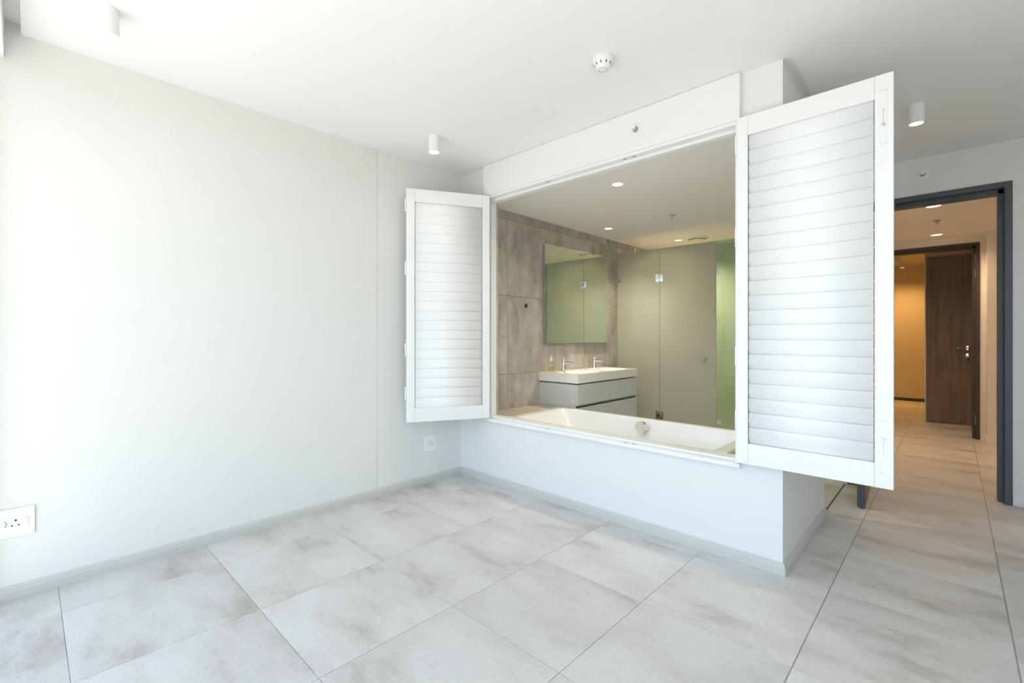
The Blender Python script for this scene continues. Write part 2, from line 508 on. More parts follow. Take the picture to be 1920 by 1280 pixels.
# stone tiles on the bathroom's left wall (0.75 m module)
zrow = [0.085, 0.83, 1.585, 2.32, BZ]
ycol = [0.096, 0.58, 1.33, 2.08, 2.345]
g2 = 0.0012
def wall_tile(y0, y1, z0, z1):
    bm = boxes((-0.0135, 0.0, 0, y1 - y0 - 2*g2, 0, z1 - z0 - 2*g2))
    o = obj('stone_tile', bm, 'stone_tile', wb, bevel=0.0006, seg=1)
    o.location = (0, y0 + g2, z0 + g2)
for a, b in zip(ycol[:-1], ycol[1:]):
    for c, d in zip(zrow[:-1], zrow[1:]):
        wall_tile(a, b, c, d)
zs = [0.0, 0.83, 1.2, 1.58, 1.86, BZ]
for c, d in zip(zs[:-1], zs[1:]): wall_tile(2.345, 2.597, c, d)
for a, b in ((2.60, 3.1), (3.1, 3.61)):
    for c, d in zip(zrow[:-1], zrow[1:]): wall_tile(a, b, c, d)
# stone lining of the opening's left reveal
rv = struct('trim_2', boxes((FX0 + 0.0301, 0.366, 0.070, 0.0955, 0.49, 2.31)), 'stone_tile', 'narrow stone edge inside the left side of the opening', 'trim')

# ------------------------------------------------------------------ skirting boards (stepped profile)
def skirt(name, p0, p1, nrm, label, mat='skirting_paint'):
    """p0,p1 on the wall line, nrm points into the room"""
    prof = [(0, 0), (0.014, 0), (0.014, 0.040), (0.011, 0.046), (0.011, 0.052), (0.006, 0.060), (0, 0.062)]
    p0, p1, nrm = Vector(p0), Vector(p1), Vector(nrm)
    d = (p1 - p0).normalized()
    bm = bmesh.new()
    rings = []
    for p, s in ((p0, -1), (p1, 1)):
        rings.append([(p.x + nrm.x*a + d.x*s*0, p.y + nrm.y*a + d.y*s*0, b) for a, b in prof])
    loft(bm, rings)
    return struct(name, bm, mat, label, 'skirting board')
skirt('baseboard_left', (0.0, YW), (0.0, -0.0005), (1, 0), 'grey skirting board along the long left wall')
# front and end of the enclosure in one mitred run
def skirt_run(name, pts, label):
    prof = [(0.0005, 0), (0.014, 0), (0.014, 0.040), (0.011, 0.046), (0.011, 0.052), (0.006, 0.060), (0.0005, 0.062)]
    bm = bmesh.new()
    rings = []
    for p, off in pts:
        rings.append([(p[0] + off[0]*a, p[1] + off[1]*a, b) for a, b in prof])
    loft(bm, rings)
    return struct(name, bm, 'skirting_paint', label, 'skirting board')
skirt_run('baseboard_island', [((0.0145, 0.0), (0, -1)), ((IX, 0.0), (1, -1)), ((IX, 1.045), (1, 0))], 'pale skirting board round the foot of the bath enclosure')
skirt('baseboard_right', (3.4155, YD), (XR, YD), (0, -1), 'pale skirting board right of the dark door frame', 'wall_paint')

# ------------------------------------------------------------------ timber lining of the opening
ln = thing('shutter_frame', 'white timber lining round the opening above the bath', 'frame', (0, 0, 0))
YF = -0.036
obj('head_board', boxes((FX0, FX1, YF, -0.0005, 2.333, CZ - 0.002)), 'shutter_lacquer', ln, bevel=0.002)
obj('head_rail', boxes((FX0, FX1, YF, 0.03, 2.312, 2.332)), 'shutter_lacquer', ln, bevel=0.002)
obj('head_stop', boxes((FX0 + 0.032, FX1 - 0.022, 0.012, 0.068, 2.292, 2.3118)), 'shutter_lacquer', ln, bevel=0.002)
obj('side_jamb', boxes((FX0 + 0.0005, 0.357, YF, 0.03, 0.53, 2.3118)), 'shutter_lacquer', ln, bevel=0.002)
obj('side_stop', boxes((0.3572, 0.371, 0.012, 0.0695, 0.542, 2.2918)), 'shutter_lacquer', ln, bevel=0.002)
obj('side_jamb', boxes((2.276, FX1 - 0.0005, YF, 0.03, 0.53, 2.3118)), 'shutter_lacquer', ln, bevel=0.002)
obj('side_stop', boxes((2.262, 2.2758, 0.012, 0.0695, 0.542, 2.2918)), 'shutter_lacquer', ln, bevel=0.002)
bm = bmesh.new()
prism(bm, [(-0.001, 0.500), (YF + 0.006, 0.500), (YF, 0.506), (YF, 0.522), (YF + 0.003, 0.526), (0.03, 0.526), (0.03, 0.506), (-0.001, 0.506)], 'x', FX0, FX1)
obj('sill_rail', bm, 'shutter_lacquer', ln, bevel=0.0015)
obj('sill_stop', boxes((FX0 + 0.032, FX1 - 0.022, 0.012, 0.096, 0.5262, 0.541)), 'shutter_lacquer', ln, bevel=0.002)
# bolt keeps in the head and the sill
for x in (0.985, 1.612, 1.675):
    for z, nm in ((0.5262, 'bolt_keep'), (2.3118, 'bolt_keep')):
        s = 1 if z < 1 else -1
        bm = bmesh.new()
        pts = [(x + 0.020*math.cos(a*PI/8), -0.012 + 0.007*math.sin(a*PI/8)) for a in range(16)]
        prism(bm, pts, 'z', z - 0.002*s, z + 0.0008*s)
        k = obj(nm, bm, 'brushed_steel', ln)
        bm = bmesh.new()
        prism(bm, [(x + 0.012*math.cos(a*PI/8), -0.012 + 0.0045*math.sin(a*PI/8)) for a in range(16)], 'z', z, z + 0.0012*s)
        obj('keep_hole', bm, 'black_hole', k)

# ------------------------------------------------------------------ louvred shutters
def slat_mesh(length, wd=0.088, th=0.018, n=28):
    bm = bmesh.new()
    ring = [(th/2*math.sin(2*PI*i/n)*(1.0), wd/2*math.cos(2*PI*i/n)) for i in range(n)]
    loft(bm, [[(x, q[0], q[1]) for q in ring] for x in (0, length)])
    bmesh.ops.recalc_face_normals(bm, faces=bm.faces)
    me = bpy.data.meshes.new('louvre'); bm.to_mesh(me); bm.free()
    for p in me.polygons: p.use_smooth = len(p.vertices) == 4
    me.materials.append(MAT['shutter_lacquer'])
    return me

def shutter(label, loc, rotz, w, h, sl, sr, tilt, hinge_x, bolts, part_group=None):
    t = thing('louvred_shutter', label, 'shutter', loc, rotz, 'louvred shutter leaves of the bath opening')
    TH = 0.030
    rt, rb = 0.100, 0.106
    L = 'shutter_lacquer'
    obj('stile', boxes((0, sl, 0, TH, 0, h)), L, t, bevel=0.002)
    obj('stile', boxes((w - sr, w, 0, TH, 0, h)), L, t, bevel=0.002)
    obj('top_rail', boxes((sl + 0.0004, w - sr - 0.0004, 0.0004, TH - 0.0004, h - rt, h - 0.0004)), L, t, bevel=0.0015)
    obj('bottom_rail', boxes((sl + 0.0004, w - sr - 0.0004, 0.0004, TH - 0.0004, 0.0004, rb)), L, t, bevel=0.0015)
    n = 21
    z0, z1 = rb + 0.004, h - rt - 0.004
    pitch = (z1 - z0) / n
    me = slat_mesh(w - sl - sr - 0.009, wd=pitch + 0.009)
    for i in range(n):
        o = bpy.data.objects.new('louvre', me); COL.objects.link(o); o.parent = t
        o.location = (sl + 0.0045, 0.0150, z0 + pitch*(i + 0.5))
        o.rotation_euler = (tilt, 0, 0)
    # pivot pins between louvres and stiles
    pm = bmesh.new()
    for i in range(n):
        z = z0 + pitch*(i + 0.5)
        box(pm, sl - 0.0002, sl + 0.006, TH/2 - 0.003, TH/2 + 0.003, z - 0.003, z + 0.003)
        box(pm, w - sr - 0.006, w - sr + 0.0002, TH/2 - 0.003, TH/2 + 0.003, z - 0.003, z + 0.003)
    pins = obj('pivot_pins', pm, 'white_plastic', t); pins['kind'] = 'stuff'
    for z in (0.22, 0.55, 1.17, 1.65) if hinge_x == 0 else (0.22, 0.55, 1.17, 1.65):
        bm = bmesh.new()
        x = -0.006 if hinge_x == 0 else w + 0.006
        lathe(bm, [(0.005, 0), (0.006, 0.002), (0.006, 0.098), (0.005, 0.10)], (x, 0.008, z - 0.05), 'z', 14)
        if hinge_x == 0: box(bm, -0.007, 0.0005, 0.008, 0.011, z - 0.05, z + 0.05)
        else: box(bm, w - 0.0005, w + 0.007, 0.008, 0.011, z - 0.05, z + 0.05)
        obj('hinge', bm, L, t, smooth=True)
    if bolts:
        for zc, s in ((h - 0.185, 1), (0.180, -1)):
            p = obj('bolt_plate', boxes((w - 0.047, w - 0.020, -0.0012, 0.001, zc - 0.122, zc + 0.122)), L, t, bevel=0.0006, seg=1)
            for dz in (-0.114, 0.114):
                for x in (w - 0.041, w - 0.026):
                    bm = bmesh.new()
                    lathe(bm, [(0.0030, 0), (0.0030, 0.0008), (0.0008, 0.0012), (0.0008, 0.0002)], (x, -0.0010, zc + dz), 'y', 12, -1)
                    obj('screw', bm, 'brushed_steel', p, smooth=True)
            obj('bolt_slot', boxes((w - 0.0347, w - 0.0333, -0.0016, 0.0008, zc - 0.03 if s < 0 else zc - 0.03, zc + 0.03)), 'seal_strip', p)
            bm = bmesh.new()
            lathe(bm, [(0.0065, 0), (0.0065, 0.006), (0.0055, 0.008), (0.002, 0.008)], (w - 0.034, -0.0012, zc - 0.032*s), 'y', 18, -1)
            obj('bolt_knob', bm, 'brushed_steel', p, smooth=True)
            bm = bmesh.new()
            lathe(bm, [(0.0040, 0), (0.0040, 0.002), (0.0015, 0.0025)], (w - 0.034, -0.0012, zc + 0.030*s), 'y', 14, -1)
            obj('bolt_stud', bm, 'brushed_steel', p, smooth=True)
    return t

SZ0, SH = 0.541, 1.786
shutter('open white louvred shutter on the right with two bolts, jutting past the enclosure', (2.295, -0.070, SZ0), 0, 0.630, SH, 0.052, 0.064, math.radians(8), 0, True)
a = Vector((0.110, -0.628)); b = Vector((0.4211, -0.055))
ang = math.atan2(b.y - a.y, b.x - a.x)
shutter('open white louvred shutter on the left, swung towards the long wall', (a.x, a.y, 0.5405), ang, (b - a).length, 1.779, 0.062, 0.058, math.radians(-5), 0, False)

# ------------------------------------------------------------------ bath surround and tub
bs = thing('bath_surround', 'beige tiled ledge around the built-in bathtub', 'bath surround', (0, 0, 0))
TX0, TX1, TY0, TY1 = 0.362, 2.150, 0.165, 0.965
obj('ledge_base', boxes((0.0002, 2.3898, 0.0958, 0.19, 0, 0.482), (0.0002, 2.3898, 0.945, 1.044, 0, 0.482), (0.0002, 0.40, 0.19, 0.945, 0, 0.482), (2.11, 2.3898, 0.19, 0.945, 0, 0.482)), 'grout', bs)
for (x0, x1, y0, y1) in ((0.001, 0.376, 0.0962, 0.545), (0.001, 0.376, 0.547, 1.044), (2.136, 2.389, 0.0962, 0.545), (2.136, 2.389, 0.547, 1.044),
                         (0.378, 1.2, 0.955, 1.044), (1.202, 2.134, 0.955, 1.044), (0.378, 1.2, 0.0962, 0.175), (1.202, 2.134, 0.0962, 0.175)):
    obj('ledge_tile', boxes((x0, x1, y0, y1, 0.4822, 0.493)), 'ledge_tile', bs, bevel=0.0008, seg=1)

tb = thing('bathtub', 'white built-in bathtub with wide flat rim', 'bathtub', ((TX0 + TX1)/2, (TY0 + TY1)/2, 0.0))
def tub_mesh():
    nx, ny = 150, 84
    w, d = TX1 - TX0, TY1 - TY0
    bm = bmesh.new()
    zr = 0.512
    def zf(u, v):       # u,v metres from the left / front edge
        # inner basin outline
        l, r = 0.075, w - 0.075
        f, k = 0.062, d - 0.055
        # distance inside, slopes: gentle on the left (backrest), steep elsewhere
        dl = (u - l) / 0.62
        dr = (r - u) / 0.20
        df = (v - f) / 0.11
        dk = (k - v) / 0.11
        q = [max(0.0, min(1.0, s)) for s in (dl, dr, df, dk)]
        q = [s*s*(3 - 2*s) if i != 0 else (s*(2 - s))*0.55 + 0.45*s*s*(3 - 2*s) for i, s in enumerate(q)]
        m = 1.0
        for s in q: m *= s**0.8
        edge = min(u, w - u, v, d - v)
        e = 0.0
        if edge < 0.010: e = -0.010*(1 - math.sqrt(max(0, 1 - (1 - edge/0.010)**2)))
        return zr - 0.40*m + e
    def spread(i, n, tot):
        # denser samples close to both edges
        t = i / n
        return tot * (t - 0.10*math.sin(2*PI*t))
    V = [[None]*(ny + 1) for _ in range(nx + 1)]
    for i in range(nx + 1):
        for j in range(ny + 1):
            u, v = spread(i, nx, w), spread(j, ny, d)
            V[i][j] = bm.verts.new((u - w/2, v - d/2, zf(u, v)))
    for i in range(nx):
        for j in range(ny):
            bm.faces.new((V[i][j], V[i+1][j], V[i+1][j+1], V[i][j+1]))
    # outer lip
    loop = [V[i][0] for i in range(nx + 1)] + [V[nx][j] for j in range(1, ny + 1)] + [V[i][ny] for i in range(nx - 1, -1, -1)] + [V[0][j] for j in range(ny - 1, 0, -1)]
    low = [bm.verts.new((p.co.x, p.co.y, 0.4935)) for p in loop]
    for i in range(len(loop)):
        j = (i + 1) % len(loop)
        bm.faces.new((loop[i], low[i], low[j], loop[j]))
    return bm
obj('tub_shell', tub_mesh(), 'acrylic', tb, smooth=True)
# overflow knob on the far inner side
bm = bmesh.new()
oc = (1.265 - (TX0 + TX1)/2, 0.868 - (TY0 + TY1)/2, 0.448)
outl = []
for k in range(28):
    a_ = 2*PI*k/28
    r_ = 0.050
    x_, z_ = r_*math.cos(a_), r_*math.sin(a_)
    if z_ < -0.016: x_ *= 0.72
    z_ = max(z_, -0.046)
    outl.append((x_, z_))
prism(bm, [(oc[0] + x_, oc[2] + z_) for x_, z_ in outl], 'y', oc[1] - 0.034, oc[1] + 0.006)
ok_ = obj('overflow_knob', bm, 'chrome', tb, bevel=0.002)
bm = bmesh.new(); lathe(bm, [(0.040, 0), (0.040, 0.03)], (oc[0], oc[1] + 0.005, oc[2]), 'y', 24)
obj('overflow_collar', bm, 'white_plastic', tb, smooth=True)
bm = bmesh.new(); lathe(bm, [(0.03, 0), (0.03, 0.004), (0.024, 0.007), (0.001, 0.007)], (0.25, 0.0, 0.112), 'z', 24)
obj('drain', bm, 'chrome', tb, smooth=True)

# ------------------------------------------------------------------ vanity
VX, VY0, VY1 = 0.49, 1.055, 2.235
vn = thing('vanity_unit', 'light grey wall-hung double vanity with four drawers below the mirror', 'vanity', (0.0, VY0, 0.20))
def V_(x0, x1, y0, y1, z0, z1):        # world -> local
    return boxes((x0, x1, y0 - VY0, y1 - VY0, z0 - 0.20, z1 - 0.20))
obj('cabinet_body', V_(0.0005, VX - 0.030, VY0 + 0.006, VY1 - 0.02, 0.20, 0.722), 'vanity_lacquer', vn, bevel=0.002)
obj('shadow_gap', V_(0.003, VX - 0.045, VY0 + 0.010, VY1 - 0.024, 0.722, 0.7355), 'grey_hole', vn)
ym = (VY0 + VY1)/2
for (y0, y1) in ((VY0 + 0.006, ym - 0.0015), (ym + 0.0015, VY1 - 0.02)):
    for (z0, z1) in ((0.516, 0.722), (0.20, 0.496)):
        dr = obj('drawer_front', V_(VX - 0.029, VX - 0.008, y0, y1, z0, z1), 'vanity_lacquer', vn, bevel=0.0015)
        obj('grip_edge', V_(VX - 0.0082, VX - 0.004, y0, y1, z0, z0 + 0.008), 'brushed_steel', dr, bevel=0.0005, seg=1)
obj('grip_recess', V_(VX - 0.040, VX - 0.029, VY0 + 0.007, VY1 - 0.021, 0.4965, 0.5155), 'grey_hole', vn)
# washbasin slab with two basins: its own thing
ba = thing('double_washbasin', 'white ceramic double washbasin slab on the vanity', 'washbasin', (0.0, VY0, 0.7355))
def basin_mesh():
    nx, ny = 40, 96
    w, d = VX, VY1 - VY0
    zt = 0.822 - 0.7355
    bm = bmesh.new()
    def zf(x, y):
        z = zt
        for c in (d*0.27, d*0.73):
            u, v = (x - 0.275)/0.165, (y - c)/0.245
            r = (abs(u)**4 + abs(v)**4)**0.25
            s = max(0.0, min(1.0, (1 - r)/0.35))
            z -= 0.075*s*s*(3 - 2*s)
        return z
    V = [[bm.verts.new((0.0005 + (w - 0.0005)*i/nx, d*j/ny, zf(w*i/nx, d*j/ny))) for j in range(ny + 1)] for i in range(nx + 1)]
    for i in range(nx):
        for j in range(ny):
            bm.faces.new((V[i][j], V[i+1][j], V[i+1][j+1], V[i][j+1]))
    loop = [V[i][0] for i in range(nx + 1)] + [V[nx][j] for j in range(1, ny + 1)] + [V[i][ny] for i in range(nx - 1, -1, -1)] + [V[0][j] for j in range(ny - 1, 0, -1)]
    low = [bm.verts.new((p.co.x, p.co.y, 0.0)) for p in loop]
    for i in range(len(loop)):
        j = (i + 1) % len(loop)
        bm.faces.new((loop[i], low[i], low[j], loop[j]))
    bm.faces.new(low)
    return bm
obj('basin_slab', basin_mesh(), 'ceramic', ba, smooth=True)
for c in (0.27, 0.73):
    bm = bmesh.new(); lathe(bm, [(0.022, 0), (0.022, 0.003), (0.016, 0.005), (0.001, 0.005)], (0.275, (VY1 - VY0)*c, 0.0115), 'z', 20)
    obj('drain', bm, 'chrome', ba, smooth=True)

def faucet(label, x, y):
    t = thing('basin_mixer_tap', label, 'tap', (x, y, 0.8221), 0, 'chrome mixer taps on the washbasin')
    bm = bmesh.new(); lathe(bm, [(0.024, 0), (0.024, 0.004), (0.020, 0.008), (0.018, 0.05), (0.018, 0.098), (0.016, 0.104)], (0, 0, 0), 'z', 24)
    obj('tap_body', bm, 'chrome', t, smooth=True)
    bm = bmesh.new(); tube(bm, [(0.010, 0, 0.082), (0.05, 0, 0.090), (0.09, 0, 0.090), (0.112, 0, 0.088), (0.118, 0, 0.080)], [0.013, 0.012, 0.011, 0.011, 0.010], 14)
    sp = obj('spout', bm, 'chrome', t, smooth=True)
    bm = bmesh.new(); lathe(bm, [(0.0095, 0), (0.0095, 0.012)], (0.113, 0, 0.068), 'z', 14)
    obj('aerator', bm, 'brushed_steel', sp, smooth=True)
    bm = bmesh.new(); lathe(bm, [(0.014, 0), (0.019, 0.006), (0.019, 0.026), (0.014, 0.034), (0.004, 0.036)], (0, 0, 0.105), 'z', 22)
    obj('lever_cap', bm, 'chrome', t, smooth=True)
    bm = bmesh.new(); tube(bm, [(0.006, 0, 0.135), (0.03, 0, 0.142), (0.075, 0, 0.154)], [0.007, 0.006, 0.005], 10)
    obj('lever', bm, 'chrome', t, smooth=True)
faucet('chrome mixer tap nearer the soap bottle', 0.082, 1.367)
faucet('chrome mixer tap nearer the frosted glass', 0.075, 1.965)

sb = thing('soap_bottle', 'small clear soap bottle with white pump on the washbasin corner', 'bottle', (0.072, 1.165, 0.8222))
bm = bmesh.new(); lathe(bm, [(0.001, 0), (0.030, 0), (0.033, 0.004), (0.033, 0.075), (0.028, 0.095), (0.014, 0.110), (0.013, 0.116)], (0, 0, 0), 'z', 28)
obj('bottle_body', bm, 'bottle_plastic', sb, smooth=True)
bm = bmesh.new(); lathe(bm, [(0.001, 0.003), (0.029, 0.003), (0.031, 0.008), (0.031, 0.05), (0.001, 0.05)], (0, 0, 0), 'z', 28)
obj('liquid_soap', bm, 'soap_liquid', sb, smooth=True)
bm = bmesh.new(); lathe(bm, [(0.015, 0.112), (0.016, 0.116), (0.016, 0.134), (0.006, 0.138), (0.006, 0.152), (0.010, 0.153), (0.009, 0.164), (0.003, 0.165)], (0, 0, 0), 'z', 20)
pp = obj('pump', bm, 'pump_plastic', sb, smooth=True)

# ------------------------------------------------------------------ mirror
mi = thing('wall_mirror', 'large square mirror on the stone-tiled wall above the vanity', 'mirror', (0.0, 1.116, 1.118))
obj('mirror_back', boxes((0.0005, 0.025, 0.004, 1.186, 0.004, 1.044)), 'brushed_steel', mi)
obj('mirror_pane', boxes((0.0252, 0.030, 0, 1.190, 0, 1.048)), 'mirror_glass', mi)

wf = thing('wall_outlet', 'small dark oval outlet in the stone tiles left of the mirror', 'outlet', (0.0, 0.85, 1.50))
bm = bmesh.new(); lathe(bm, [(0.022, 0), (0.022, 0.002), (0.017, 0.003), (0.017, 0.0015), (0.001, 0.0015)], (0.0003, 0, 0), 'x', 22)
obj('outlet_ring', bm, 'grey_hole', wf, smooth=True)
bm = bmesh.new(); lathe(bm, [(0.015, 0), (0.015, 0.003), (0.001, 0.003)], (0.0005, 0, 0), 'x', 18)
obj('outlet_core', bm, 'black_hole', wf, smooth=True)

# ------------------------------------------------------------------ shower screen
GY, GT = 2.600, 0.010
def glass_panel(name, label, x0, x1, mat):
    t = thing(name, label, 'glass panel', (x0, GY, 0.012))
    obj('pane', boxes((0.0015, x1 - x0 - 0.0015, 0, GT, 0, 2.226)), mat, t, bevel=0.0008, seg=1)
    return t
def clip(t, x, z, s=0.045):
    x -= t.location.x; z -= t.location.z
    obj('glass_clip', boxes((x - s/2, x + s/2, -0.009, -0.0003, z - s/2, z + s/2)), 'polished_steel', t, bevel=0.002)
p1 = glass_panel('shower_screen', 'frosted fixed shower pane beside the stone wall', 0.004, 0.573, 'frosted_glass')
clip(p1, 0.032, 1.893)
br = bmesh.new(); tube(br, [(0.242, 0.005, 2.19), (0.242, 0.005, 2.275)], 0.010, 12); tube(br, [(0.242, 0.005, 2.262), (0.02, 0.32, 2.262)], 0.008, 12)
obj('stay_bar', br, 'chrome', p1, smooth=True)
p2 = glass_panel('shower_door', 'frosted hinged shower door with round knob', 0.575, 1.218, 'frosted_glass')
for z in (1.888, 0.255):
    zz = z - 0.012
    h_ = obj('door_hinge', boxes((-0.046, -0.004, -0.011, -0.0003, zz - 0.046, zz + 0.046), (0.004, 0.046, -0.011, -0.0003, zz - 0.046, zz + 0.046)), 'polished_steel', p2, bevel=0.002)
    obj('hinge_block', boxes((-0.018, 0.018, -0.020, -0.0112, zz - 0.026, zz + 0.026)), 'chrome', h_, bevel=0.002)
bm = bmesh.new(); lathe(bm, [(0.012, 0), (0.012, 0.012), (0.024, 0.014), (0.024, 0.034), (0.021, 0.037), (0.001, 0.037)], (1.104 - 0.575, -0.0002, 0.94), 'y', 26, -1)
obj('door_knob', bm, 'chrome', p2, smooth=True)
obj('door_seal', boxes((0.6435, 0.653, -0.002, 0.012, 0, 2.226)), 'seal_strip', p2)
p3 = glass_panel('shower_screen', 'clear greenish fixed glass pane beside the right-hand shutter', 1.232, 2.385, 'green_glass')
clip(p3, 1.262, 1.893); clip(p3, 1.262, 0.262)

# ------------------------------------------------------------------ ceiling fittings
def downlight(label, x, y, z, power, col, mat='lamp_warm', r=0.042, group='recessed ceiling downlights', angle=2.6):
    t = thing('recessed_downlight', label, 'downlight', (x, y, z), 0, group)
    bm = bmesh.new(); ring(bm, [(r, -0.0002), (r + 0.010, -0.0002), (r + 0.010, -0.003), (r + 0.002, -0.005), (r, -0.003)], (0, 0, 0), 'z', 32)
    obj('trim_ring', bm, 'white_plastic', t, smooth=True)
    bm = bmesh.new(); lathe(bm, [(0.001, -0.0012), (r - 0.001, -0.0012), (r - 0.001, -0.0032), (0.001, -0.0032)], (0, 0, 0), 'z', 32)
    obj('lamp_face', bm, mat, t)
    spot(t, -0.012, power, col, angle)
WARM = (1.0, 0.87, 0.68)
GLOW = (1.0, 0.79, 0.53)
downlight('round downlight in the bathroom ceiling nearest the opening', 1.184, 0.617, BZ, 58, WARM)
downlight('round downlight in the bathroom ceiling above the mirror', 0.317, 1.882, BZ, 110, WARM, angle=2.15)
downlight('round downlight in the bathroom ceiling beside the round vent', 0.610, 3.040, BZ, 150, GLOW)

vt = thing('air_vent', 'round white ceiling air vent above the frosted shower', 'vent', (0.835, 3.07, BZ))
vt.scale = (1.3, 1.3, 1.7)
bm = bmesh.new(); ring(bm, [(0.080, -0.0003), (0.105, -0.0003), (0.105, -0.006), (0.092, -0.014), (0.080, -0.010)], (0, 0, 0), 'z', 36)
obj('vent_ring', bm, 'white_plastic', vt, smooth=True)
bm = bmesh.new(); lathe(bm, [(0.001, -0.012), (0.064, -0.012), (0.070, -0.016), (0.064, -0.022), (0.001, -0.024)], (0, 0, 0), 'z', 36)
obj('vent_disc', bm, 'white_plastic', vt, smooth=True)
bm = bmesh.new(); lathe(bm, [(0.001, -0.0003), (0.079, -0.0003), (0.079, -0.004), (0.001, -0.004)], (0, 0, 0), 'z', 36)
obj('vent_throat', bm, 'grey_hole', vt)
for k in range(4):
    a_ = k*PI/2 + 0.4
    c_, s_ = math.cos(a_)*0.055, math.sin(a_)*0.055
    obj('vent_strut', boxes((c_ - 0.004, c_ + 0.004, s_ - 0.004, s_ + 0.004, -0.0125, -0.0035)), 'white_plastic', vt)

def pendent_sprinkler(label, x, y, z):
    t = thing('fire_sprinkler', label, 'sprinkler', (x, y, z), 0, 'hanging fire sprinklers')
    bm = bmesh.new(); ring(bm, [(0.010, -0.0003), (0.036, -0.0003), (0.036, -0.003), (0.030, -0.006), (0.010, -0.007)], (0, 0, 0), 'z', 28)
    obj('escutcheon', bm, 'brushed_steel', t, smooth=True)
    bm = bmesh.new(); lathe(bm, [(0.008, -0.006), (0.008, -0.016)], (0, 0, 0), 'z', 16)
    obj('nozzle', bm, 'brushed_steel', t, smooth=True)
    bm = bmesh.new()
    tube(bm, [(0.008, 0, -0.014), (0.013, 0, -0.026), (0.010, 0, -0.040), (0.001, 0, -0.046)], 0.0028, 8)
    tube(bm, [(-0.008, 0, -0.014), (-0.013, 0, -0.026), (-0.010, 0, -0.040), (-0.001, 0, -0.046)], 0.0028, 8)
    obj('yoke', bm, 'white_plastic', t, smooth=True)
    bm = bmesh.new(); tube(bm, [(0, 0, -0.015), (0, 0, -0.043)], 0.0022, 8)
    obj('bulb', bm, 'frame_brown', t, smooth=True)
    bm = bmesh.new(); lathe(bm, [(0.001, -0.046), (0.013, -0.047), (0.013, -0.049), (0.001, -0.049)], (0, 0, 0), 'z', 18)
    obj('deflector', bm, 'white_plastic', t)
pendent_sprinkler('small white fire sprinkler hanging from the bathroom ceiling', 1.083, 1.82, BZ)

def can_light(label, x, y, z, power, col, mat='lamp_warm', r=0.0385, h=0.112):
    t = thing('surface_spotlight', label, 'spotlight', (x, y, z), 0, 'white cylinder ceiling spotlights')
    bm = bmesh.new(); lathe(bm, [(0.001, -0.0003), (r, -0.0003), (r, -h), (r - 0.003, -h - 0.001), (r - 0.005, -h + 0.002), (r - 0.007, -h + 0.010), (0.001, -h + 0.010)], (0, 0, 0), 'z', 40)
    obj('cylinder_housing', bm, 'white_plastic', t, smooth=True)
    bm = bmesh.new(); lathe(bm, [(0.001, -h + 0.0085), (r - 0.0075, -h + 0.0085), (r - 0.0075, -h + 0.005), (0.001, -h + 0.004)], (0, 0, 0), 'z', 32)
    obj('lamp_face', bm, mat, t)
    spot(t, -h + 0.002, power, col)
can_light('white cylinder ceiling spotlight at the upper left near the pelmet', 0.510, -2.376, CZ, 4, WARM)
can_light('white cylinder ceiling spotlight above the left-hand shutter', 0.497, -0.660, CZ, 4, WARM)
can_light('white cylinder ceiling spotlight right of the right-hand shutter', 2.949, 1.075, CZ, 4, WARM)

def smoke(label, x, y, z, s=1.0):
    t = thing('smoke_detector', label, 'smoke detector', (x, y, z), 0, 'ceiling smoke detectors')
    bm = bmesh.new(); lathe(bm, [(0.001, -0.0003), (0.050*s, -0.0003), (0.052*s, -0.004*s), (0.052*s, -0.018*s), (0.048*s, -0.022*s), (0.001, -0.022*s)], (0, 0, 0), 'z', 40)
    obj('base_plate', bm, 'white_plastic', t, smooth=True)
    bm = bmesh.new(); lathe(bm, [(0.001, -0.0222*s), (0.047*s, -0.0222*s), (0.045*s, -0.028*s), (0.034*s, -0.052*s), (0.026*s, -0.058*s), (0.001, -0.058*s)], (0, 0, 0), 'z', 40)
    hd = obj('sensor_head', bm, 'white_plastic', t, smooth=True)
    for k in range(10):
        a_ = 2*PI*k/10
        bm = bmesh.new()
        c_, s_ = math.cos(a_), math.sin(a_)
        def pp_(r, tt, z): return (r*s*c_ - tt*s*s_, r*s*s_ + tt*s*c_, z*s)
        ring0 = [pp_(0.0446, -0.0028, -0.031), pp_(0.0446, 0.0028, -0.031), pp_(0.0395, 0.0028, -0.042), pp_(0.0395, -0.0028, -0.042)]
        ring1 = [pp_(0.0420, -0.0028, -0.030), pp_(0.0420, 0.0028, -0.030), pp_(0.0370, 0.0028, -0.041), pp_(0.0370, -0.0028, -0.041)]
        loft(bm, [ring0, ring1])
        obj('air_slot', bm, 'grey_hole', hd)
    bm = bmesh.new(); ring(bm, [(0.020*s, -0.0580*s), (0.022*s, -0.0588*s), (0.023*s, -0.0582*s), (0.021*s, -0.0575*s)], (0, 0, 0), 'z', 30)
    obj('test_ring', bm, 'seal_strip', hd)
    bm = bmesh.new(); tube(bm, [(-0.050*s, 0, -0.012*s), (-0.062*s, -0.004, -0.013*s)], 0.004*s, 8)
    obj('indicator', bm, 'brushed_steel', t, smooth=True)
smoke('white round smoke detector on the bedroom ceiling above the opening', 1.842, -0.628, CZ)

